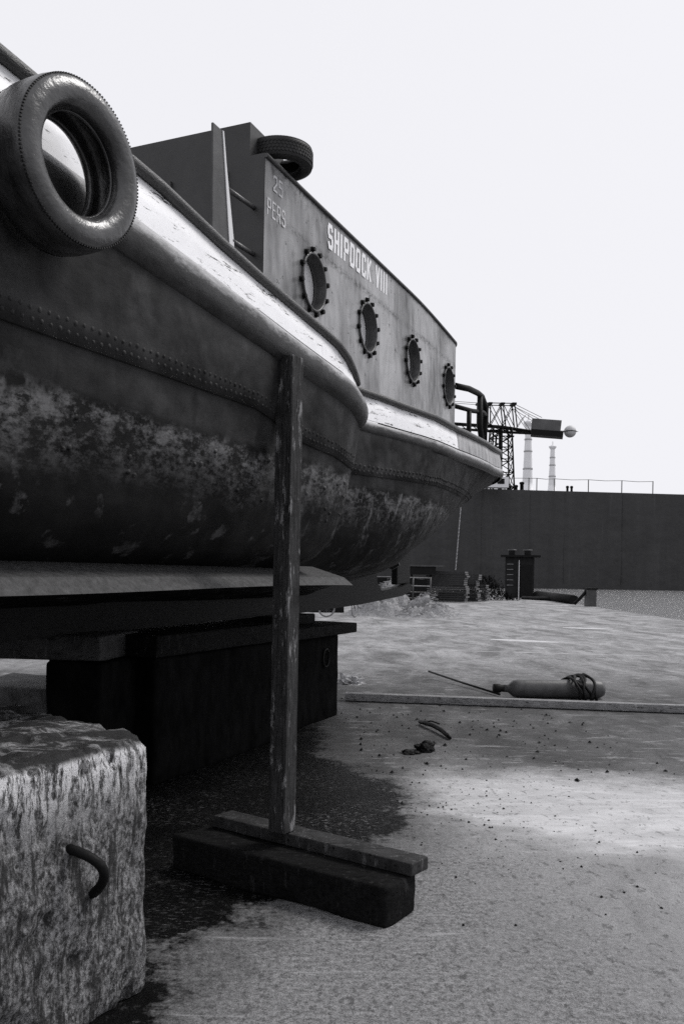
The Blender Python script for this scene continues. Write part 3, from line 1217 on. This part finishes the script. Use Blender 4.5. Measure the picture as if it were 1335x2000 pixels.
tag(o, "low grey concrete slab at the left edge, behind the narrow dark block", "slab")
# ------------------------------------------------------------------ things lying about the yard
o = MB()
b_ = rough_solid("long_plank", [(.50, 11.62), (4.75, 11.00), (4.76, 11.13), (.51, 11.78)], .01, .105, M_beam, None, .008, .004, 8, 2, 3)
tag(b_, "long weathered plank lying on the ground in front of the gas cylinder", "plank")
cy = thing("gas_cylinder", "grey gas cylinder lying on its side behind the long plank", "gas cylinder", (2.545, 12.22, .128), math.atan2(.10, 1.5))
Mx = Matrix.Rotation(PI / 2, 4, 'Y')
MB().lathe([(.0001, .24), (.05, .24), (.052, .30), (.075, .33), (.11, .37), (.125, .44), (.127, .55), (.127, 1.50), (.12, 1.58), (.09, 1.63), (.0001, 1.64)], 32,
           Matrix.Translation((-.10, 0, 0)) @ Mx).build("cylinder_body", M_cyl, cy)
MB().lathe([(.0001, .0), (.055, .0), (.062, .012), (.062, .085), (.056, .095), (.048, .098), (.048, .16), (.0001, .16)], 20, Mx).build("valve_cap", M_black, cy)
rp = thing("rope_coil", "dark rope thrown over the end of the gas cylinder", "rope", (3.72, 12.30, 0), .1)
for k in range(6):
    q = MB()
    pts = []
    for i in range(26):
        a = PI * i / 25
        pts.append(((k - 2.5) * .045 + .12 * math.sin(i * .5 + k) * .25 + .25 * (i / 25 - .5) * (1 if k % 2 else -1) * .5, -.30 * math.cos(a) * (1 + .06 * k), .02 + (.27 + .008 * k) * math.sin(a) ** .8))
    q.tube(pts, .019, 8)
    q.build("rope_turn", M_black, rp)
q = MB()
q.tube([(1.97, 14.5, .10), (2.35, 13.4, .05), (2.66, 12.35, .03)], .016, 8)
tag(q.build("iron_rod", M_black), "thin iron rod lying towards the valve end of the gas cylinder", "rod")
q = MB()
pts = [(1.26, 9.92, .03), (1.30, 9.75, .045), (1.36, 9.55, .05), (1.41, 9.3, .045), (1.44, 9.08, .03), (1.45, 9.0, .02)]
q.tube(pts, [.02, .026, .024, .024, .022, .016], 8)
q.tube([(1.28, 9.85, .04), (1.38, 9.86, .05), (1.46, 9.8, .03)], .009, 6)
tag(q.build("broken_branch", M_black), "bent black stick lying on the dirt above the ragged clump", "stick")


def clump(name, label, cat, loc, rx, ry, rz, mat, n, seed, amp=.5):
    rnd = random.Random(seed)
    b = bmesh.new()
    bmesh.ops.create_icosphere(b, subdivisions=4, radius=1)
    for v in b.verts:
        k = 1 + amp * noise.fractal(v.co * 1.7 + Vector((seed, 0, 0)), 1, 2, 4)
        v.co = Vector((v.co.x * rx * k, v.co.y * ry * k, max(v.co.z, -.05) * rz * k))
    me = bpy.data.meshes.new(name)
    b.to_mesh(me)
    b.free()
    me.materials.append(mat)
    o = bpy.data.objects.new(name, me)
    COL.objects.link(o)
    o.location = loc
    return tag(o, label, cat)


clump("oily_rag", "ragged black clump lying on the dirt below the bent stick", "rag", (1.12, 8.42, 0), .10, .10, .085, M_black, 0, 3, .45)
clump("oily_rag", "flat black scrap beside the ragged clump", "rag", (.98, 8.30, 0), .10, .07, .03, M_black, 0, 9, .5)
clump("cloth_rag", "pale crumpled rag by the corner of the stern keel block", "rag", (.66, 13.5, 0), .18, .16, .12, plain("rag_pale", .4, .8, .6, 9, .8), 0, 5, .9)
# crumbs
cr = MB()
rnd = random.Random(5)
for k in range(420):
    if k < 240:
        X, Y = rnd.gauss(1.15, .55), rnd.gauss(6.1, .85)
        r = rnd.choice([.003, .004, .005, .006, .009])
    else:
        X, Y = rnd.uniform(.4, 3.2), rnd.uniform(7.2, 12)
        r = rnd.choice([.008, .01, .014, .02])
    if Y < 3.3:
        continue
    c = Vector((X, Y, r * .3))
    pts = [c + Vector((rnd.uniform(.6, 1.5) * r * math.cos(a), rnd.uniform(.6, 1.5) * r * math.sin(a), 0)) for a in (0, 1.2, 2.4, 3.7, 5)]
    cr.add(pts + [c + Vector((0, 0, r * rnd.uniform(.6, 1.2)))], [(i, (i + 1) % 5, 5) for i in range(5)])
tag(cr.build("grit", M_black), "scattered dark crumbs of grit on the pale silt", "grit", kind="stuff")


# heaps
def heap(label, cx, cy, rx, ry, h, seed):
    t = thing("rubbish_heap", label, "heap", (cx, cy, 0))
    m = MB()
    rows = []
    for i in range(41):
        r = []
        for j in range(41):
            u, v = i / 20 - 1, j / 20 - 1
            d = math.hypot(u, v)
            k = max(0, 1 - d) ** .8
            n_ = noise.fractal(Vector((u * 3 + seed, v * 3, 0)), 1, 2, 5)
            r.append(Vector((u * rx, v * ry, max(0, h * k * (1 + .9 * n_)) - .01)))
        rows.append(r)
    m.grid(rows, True)
    m.build("heap_mound", M_heap, t)
    s = MB()
    rnd = random.Random(seed)
    for k in range(700):
        u = rnd.gauss(0, .42)
        v = rnd.gauss(0, .42)
        d = math.hypot(u, v)
        if d > 1:
            continue
        z = h * max(0, 1 - d) ** .8 * (1 + .9 * noise.fractal(Vector((u * 3 + seed, v * 3, 0)), 1, 2, 5))
        a = rnd.uniform(0, PI)
        L = rnd.uniform(.08, .28)
        dx, dy, dz = math.cos(a) * L, math.sin(a) * L * .5, rnd.uniform(-.1, .1)
        p = Vector((u * rx, v * ry, z + .01))
        s.add([p, p + Vector((dx, dy, dz)), p + Vector((dx, dy, dz + .025)), p + Vector((0, 0, .035))], [(0, 1, 2, 3)])
    o = s.build("straw_litter", plain("straw", .28, .9, .8, 1.2, .2), t)
    o["kind"] = "stuff"
    return t


heap("tall pale heap of straw and rubble in front of the plank racks", 3.05, 36.3, 1.5, 1.2, 1.25, 2.0)
heap("low pale heap of rubble right of the tall one", 4.65, 35.3, 1.25, .9, .62, 7.0)


# bicycle parked far behind, seen under the keel
def bicycle():
    t = thing("bicycle", "bicycle parked beyond the stern, its wheel showing under the sole of the keel", "bicycle", (1.25, 34.0, 0), math.radians(12))
    for wx, rot in ((-.55, 0), (.55, .9)):
        M4 = Matrix.Translation((wx, 0, .34)) @ Matrix.Rotation(rot, 4, 'Z') @ Matrix.Rotation(PI / 2, 4, 'X')
        w_ = MB()
        w_.lathe([(.30 + .035 * math.cos(a), .022 * math.sin(a)) for a in [2 * PI * i / 8 for i in range(8)]], 40, M4, True)
        wo = w_.build("wheel", M_grey, t)
        sp = MB()
        for k in range(14):
            a = 2 * PI * k / 14
            sp.tube([M4 @ Vector((0, 0, 0)), M4 @ Vector((.29 * math.cos(a), .29 * math.sin(a), 0))], .003, 4)
        so = sp.build("spokes", M_grey, wo)
        so["kind"] = "stuff"
    f_ = MB()
    for a, b in (((-.55, .34), (-.1, .30)), ((-.55, .34), (-.2, .82)), ((-.1, .30), (-.2, .9)), ((-.1, .30), (.38, .75)), ((-.2, .80), (.38, .82)), ((.36, .95), (.55, .34))):
        f_.tube([(a[0], 0, a[1]), (b[0], 0, b[1])], .016, 6)
    f_.build("frame", M_black, t)
    MB().box((-.2, 0, .93), (.24, .14, .06)).build("saddle", M_black, t)
    MB().tube([(.3, -.28, 1.02), (.38, 0, .98), (.3, .28, 1.02)], .014, 6).build("handlebar", M_black, t)


bicycle()
o = rough_solid("crate", [(-.1, 38.2), (1.55, 38.2), (1.55, 39.2), (-.1, 39.2)], 0, .9, M_black, None, .03, .02, 3, 2, 3)
tag(o, "dark box standing behind the bicycle", "crate")

# stacks of planks
pa = Matrix.Rotation(-.50, 3, 'Z')


def stack(label, c, layers, L, th, seed, lead):
    t = thing("plank_stack", label, "plank stack", c, -.50, "stacks of planks by the shed")
    rnd = random.Random(seed)
    base = None
    for k in range(layers):
        if base is None:
            base = MB().box((0, 0, 0), (L, .62, th * .72)).build("plank", M_plank, t)
            base.data.materials.append(M_plank_end)
            for p in base.data.polygons:
                if abs(p.normal.x) > .9:
                    p.material_index = 1
            o = base
        else:
            o = base.copy()
            COL.objects.link(o)
            o.parent = t
        o.location = (rnd.uniform(-.10, .10) + lead * math.sin(k * .55), rnd.uniform(-.05, .05), th * (k + .5) + .03)
        o.rotation_euler = (0, 0, rnd.uniform(-.03, .03))
    return t


stack("tallest dark stack of planks, nearest the heaps", (8.75, 56.8, 0), 15, 2.7, .128, 1, .03)
stack("middle dark stack of planks, set slightly back", (9.75, 58.3, 0), 14, 2.7, .125, 2, .03)
stack("lowest stack of planks, nearest the weeds", (10.75, 59.6, 0), 9, 2.5, .12, 3, .02)

# rack of pipes left of the stacks, a flat cart on it
rk = thing("pipe_rack", "dark tubular rack standing left of the plank stacks", "rack", (0, 0, 0))
for zz in (.25, .62, 1.0, 1.5):
    MB().tube([(2.5, 53.6, zz + .05), (7.4, 54.2, zz)], .04 if zz < 1.4 else .03, 6).build("rack_rail", M_grey if zz > .9 else M_dark, rk)
for xx in (3.4, 5.0, 6.3, 7.35):
    MB().tube([(xx, 53.9, 0), (xx, 53.9, 1.55)], .05, 6).build("rack_post", M_dark, rk)
ct = thing("tool_cart", "dark flat topped cart behind the pipe rack", "cart", (7.1, 56.5, 0))
MB().box((0, 0, 1.95), (1.7, 1.0, .5)).build("cart_body", M_black, ct)
MB().box((.2, 0, 2.26), (2.3, 1.2, .10)).build("cart_top", M_dark, ct)
for xx in (-.6, .6):
    MB().tube([(xx, 0, 0), (xx, 0, 1.7)], .06, 6).build("cart_leg", M_black, ct)
o = MB()
o.box((5.85, 57.5, 2.1), (.35, .3, .55))
tag(o.build("white_sign_board", M_whitem), "small white board showing behind the rudder", "board")
o = rough_solid("scrap_bin", [(2.6, 57.5), (5.4, 57.8), (5.4, 59), (2.6, 58.8)], 0, 1.5, M_black, None, .03, .02, 3, 2, 1)
tag(o, "black scrap bin behind the pipe rack", "bin")

o = rough_solid("timber_pile", [(5.0, 56.2), (7.5, 56.5), (7.5, 57.8), (5.0, 57.6)], 0, 1.42, M_black, None, .05, .05, 5, 2, 4)
tag(o, "low black pile of timber in the rack, left of the tallest plank stack", "pile")
# weeds
wd_ = MB()
rnd = random.Random(11)
for k in range(1500):
    X = rnd.gauss(12.9, .8)
    Y = rnd.gauss(63.5, 1.0)
    hmax = 1.7 * math.exp(-((X - 12.7) / 1.1) ** 2)
    z = rnd.uniform(0, max(.15, hmax))
    a = rnd.uniform(0, 2 * PI)
    L = rnd.uniform(.12, .4)
    p = Vector((X, Y, z))
    d = Vector((math.cos(a) * L * .6, math.sin(a) * L * .6, L * rnd.uniform(.1, .9)))
    n_ = Vector((-math.sin(a), math.cos(a), 0)) * .04
    wd_.add([p - n_, p + n_, p + d], [(0, 1, 2)])
tag(wd_.build("weeds", M_leaf, None, False), "dark tangle of weeds between the planks and the shed", "weeds", kind="stuff")

# shed with two vents
sh = thing("quay_shed", "small dark shed with a flat overhanging roof and two stubby vents on the quay", "shed", (17.05, 72.5, 0), -.22)
MB().box((0, 0, 1.62), (2.25, 1.8, 3.24)).build("shed_wall", M_shed, sh)
MB().box((.05, 0, 3.33), (3.1, 2.5, .16)).build("shed_roof", M_black, sh)
for xx in (-.62, .62):
    v_ = MB()
    v_.lathe([(.0001, 3.42), (.26, 3.42), (.26, 3.74), (.36, 3.76), (.36, 3.88), (.0001, 3.9)], 16, Matrix.Translation((xx, 0, 0)))
    v_.build("roof_vent", M_dark, sh)
MB().box((-.05, -.93, 1.5), (.05, .06, 3.0)).build("drain_pipe", M_whitem, sh)
MB().box((.52, -.915, 1.35), (.9, .03, 2.6)).build("shed_door", M_black, sh)
for k in range(5):
    MB().box((-.75, -.93, 1.0 + k * .42), (.5, .05, .05)).build("wall_rung", M_grey, sh)
for nm, lb, a, b, r in (("quay_log", "thick dark log lying along the quay edge", (18.1, 71, .30), (16.75, 56.5, .28), .3),
                        ("quay_log", "thin timber on the ground left of the thick log", (15.9, 66.5, .12), (17.7, 63, .14), .13)):
    tag(MB().tube([a, b], r, 12).build(nm, M_black), lb, "log")
bo = thing("mooring_post", "squat dark mooring post at the quay edge by the thick log", "post", (16.55, 52.6, 0))
MB().box((0, 0, .5), (.55, .55, 1.0)).build("post_body", M_dark, bo)
MB().box((0, 0, 1.04), (.68, .68, .10)).build("post_cap", M_black, bo)
MB().tube([(-.2, 0, .95), (-.5, .1, .55), (-.85, .3, .12)], .09, 8).build("post_brace", M_black, bo)

# ------------------------------------------------------------------ far ship
fs = thing("moored_ship", "huge dark hull of a moored ship filling the background", "ship", (0, 0, 0))
m = MB()
p0, p1 = Vector((-25, 158.5, 0)), Vector((120, 172, 0))
zt0, zt1 = 17.75, 17.55
rows = []
for i in range(30):
    t = i / 29
    p = p0.lerp(p1, t)
    bl_ = .10 * math.sin(i * 1.7)
    rows.append([p + Vector((0, .1, -1)), p + Vector((0, 0, 4)), p + Vector((0, bl_, 10)), p + Vector((0, 0, zt0 + (zt1 - zt0) * t)),
                 p + Vector((0, 14, zt0 + (zt1 - zt0) * t))])
m.grid(rows, False)
m.build("ship_hull", M_far_hull, fs)
for X in (40.5, 47.0, 58.0, 31.5):
    Yp = 158.5 + (X + 25) / 145 * 13.5
    MB().box((X, Yp - .03, 9), (.12, .06, 17)).build("hull_seam", M_far_hull, fs)
dh = MB()
dh.box((33.2, 161.5, 18.6), (4.6, 2.4, 1.9))
dho = dh.build("ship_deckhouse", M_whitem, fs)
for X in (32.3, 34.1):
    MB().box((X, 160.28, 18.75), (1.25, .08, .95)).build("window", M_black, dho)
rl = [(28.5, 19.8), (38.5, 20.3), (45.1, 20.0), (51.2, 19.4)]
posts = MB()
for X in (35.8, 40.3, 41.8, 45.1, 51.6, 58, 64):
    Yp = 159.2 + (X + 25) / 145 * 13.5
    MB().box((X, Yp, 18.8), (.14, .14, 2.4)).build("rail_post", M_dark, fs)
for a, b in zip((30, 41.8, 45.1, 51.6, 58), (41.8, 45.1, 51.6, 58, 64)):
    Ya, Yb = 159.2 + (a + 25) / 145 * 13.5, 159.2 + (b + 25) / 145 * 13.5
    MB().tube([(a, Ya, 19.95), ((a + b) / 2, (Ya + Yb) / 2, 19.83), (b, Yb, 19.95)], .05, 5).build("rail_wire", M_dark, fs)
for X, h, r in ((39.3, 1.4, .35), (38.2, .8, .3), (48.0, .9, .22), (48.8, .9, .22), (36.9, .7, .4)):
    v_ = MB()
    Yp = 160.5 + (X + 25) / 145 * 13.5
    v_.lathe([(r, 17.3), (r, 17.5 + h), (r * 1.35, 17.6 + h), (r * 1.2, 17.9 + h), (.001, 18 + h)], 10, Matrix.Translation((X, Yp, 0)))
    v_.build("deck_vent", M_black, fs)
dr = MB()
for k in range(46):
    z = 2.8 + k * .25
    X = 26.75 + .75 * k / 45
    Yp = 158.5 + (X + 25) / 145 * 13.5
    dr.box((X, Yp - .12, z), (.17, .08, .11))
o = dr.build("hanging_chain", M_whitem, fs)
o["kind"] = "stuff"

# ------------------------------------------------------------------ crane
cr_ = thing("hammerhead_crane", "distant lattice tower crane with a long jib and a hanging cab", "crane", (0, 0, 0))


def lat(m, a, b, r=.13):
    m.tube([a, b], r, 4)


mast = MB()
cx, cyy = 38.3, 181.0
zs = [12, 16, 19.5, 22.5, 25.2, 27.6, 29.8, 31.6]
for zi, (z0, z1) in enumerate(zip(zs, zs[1:])):
    w0 = 2.7 - .9 * (z0 - 12) / 20
    w1 = 2.7 - .9 * (z1 - 12) / 20
    C0 = [(cx + i * w0, cyy + j * w0, z0) for i, j in ((-1, -1), (1, -1), (1, 1), (-1, 1))]
    C1 = [(cx + i * w1, cyy + j * w1, z1) for i, j in ((-1, -1), (1, -1), (1, 1), (-1, 1))]
    for k in range(4):
        lat(mast, C0[k], C1[k], .17)
        lat(mast, C0[k], C1[(k + 1) % 4], .09)
        lat(mast, C0[(k + 1) % 4], C1[k], .09)
        lat(mast, C1[k], C1[(k + 1) % 4], .1)
    mast.box((cx + random.uniform(-2, 2), cyy - 1.5, z1), (random.uniform(1.0, 2.6), 1, .25))
mast.tube([(cx, cyy, 12), (cx, cyy, 32)], .42, 8)
mast.tube([(cx - 1.4, cyy, 18), (cx - .9, cyy, 30)], .2, 6)
mast.build("lattice_mast", M_black, cr_)
hd = MB()
zj = 31.8
topz = 36.5
HX = [cx - 4.6, cx - 2.4, cx + .1, cx + 2.4]
for X in HX:
    for yy in (-1.2, 1.2):
        lat(hd, (X + .6 if X > cx else X, cyy + yy, zj), (X, cyy + yy, topz), .13)
for a, b in zip(HX, HX[1:]):
    for yy in (-1.2, 1.2):
        lat(hd, (a, cyy + yy, topz), (b, cyy + yy, topz), .1)
        lat(hd, (a, cyy + yy, zj), (b, cyy + yy, topz), .08)
        lat(hd, (b, cyy + yy, zj), (a, cyy + yy, topz), .08)
    hd.box((a, cyy, topz), (.8, 2.4, .35))
hd.box((HX[-1], cyy, topz), (.9, 2.4, .4))
hd.build("tower_head", M_black, cr_)
jb = MB()
for yy in (-.7, .7):
    jb.tube([(24, cyy + yy, 32.6), (cx, cyy + yy, 31.9), (45.6, cyy + yy, 30.9)], .24, 6)
    jb.tube([(24, cyy + yy, 31.7), (cx, cyy + yy, 30.9), (45.6, cyy + yy, 30.7)], .16, 6)
for k in range(18):
    X = 24 + k * 1.2
    z_ = 32.6 - (X - 24) * .07
    lat(jb, (X, cyy - .7, z_), (X + 1.2, cyy - .7, z_ - 1.0), .09)
jb.build("jib", M_black, cr_)
for yy in (-.9, .9):
    for a, b in (((22, topz + .6), (HX[0], topz)), ((HX[-1], topz - .05), (46.3, 33.8)), ((HX[-1], topz - .6), (45.2, 33.2)), ((HX[-1], topz - .6), (44.0, 31.2)), ((HX[-1] + .5, 31.4), (43.0, 34.2))):
        MB().tube([(a[0], cyy + yy, a[1]), (b[0], cyy + yy, b[1])], .055, 4).build("stay_cable", M_dark, cr_)
cb_ = MB()
Mr = Matrix.Rotation(.10, 3, 'Y')
cb_.box((46.1, 176, 31.2), (5.6, 3.0, 2.6), Matrix.Rotation(-.25, 3, 'Z') @ Mr)
cabo = cb_.build("machinery_cab", M_cab, cr_)
MB().box((46.2, 175.6, 29.75), (6.1, 3.2, 1.1), Matrix.Rotation(-.25, 3, 'Z') @ Mr).build("cab_base", M_black, cr_)
ba = MB()
ba.tube([(48.6, 175.5, 30.3), (50.2, 177, 30.6)], .2, 6)
ba.build("ball_arm", M_dark, cr_)
bs = thing("signal_ball", "pale round ball at the end of the crane's cab", "ball", (51.4, 178, 30.75))
bs.parent = None
sb = MB()
sb.lathe([(1.2 * math.sin(PI * i / 14) + .0001, 1.2 * math.cos(PI * i / 14)) for i in range(15)], 24)
sb.build("ball_shell", plain("ball_paint", .5, .6, .2, .6, 0), bs)
sb = MB()
sb.lathe([(1.22, -.1), (1.3, 0), (1.22, .1)], 24)
sb.tube([(1.2, 0, 0), (1.6, 0, 0)], .06, 5)
sb.build("ball_band", M_dark, bs)


def tower(label, X, Y, z0, z1, wb, wt):
    t = thing("pale_tower", label, "tower", (X, Y, 0), 0, "pale towers on the skyline")
    H_ = z1 - z0
    prof = [(wb, -.5), (wb, z0)]
    for k in range(9):
        q = k / 8
        prof.append((wb * .95 + (wt - wb * .95) * (q ** .75), z0 + H_ * q * .9))
    MB().lathe(prof, 16).build("tower_shaft", M_pale, t)
    hz_ = z0 + H_ * .9
    MB().lathe([(wt, hz_), (wt * 1.7, hz_ + H_ * .05), (wt * 1.75, hz_ + H_ * .075), (wt * .8, hz_ + H_ * .08), (wt * .7, z1), (.01, z1)], 16).build("tower_head", M_pale, t)
    for q in (.3, .55, .72):
        r = wb * .95 + (wt - wb * .95) * (q / .9) ** .75 + .06
        MB().lathe([(r, z0 + H_ * q - .25), (r + .12, z0 + H_ * q), (r, z0 + H_ * q + .25)], 16).build("tower_band", M_grey if False else M_line, t)
    MB().tube([(0, 0, z1), (0, 0, z1 + H_ * .08)], .12, 5).build("tower_mast", M_line, t)
    return t


tower("larger pale tower with a flared top, right of the crane mast", 63.0, 260, 27, 47.3, 1.75, .85)
tower("smaller pale tower farther off on the skyline", 89.0, 330, 34, 50.5, 1.6, .8)
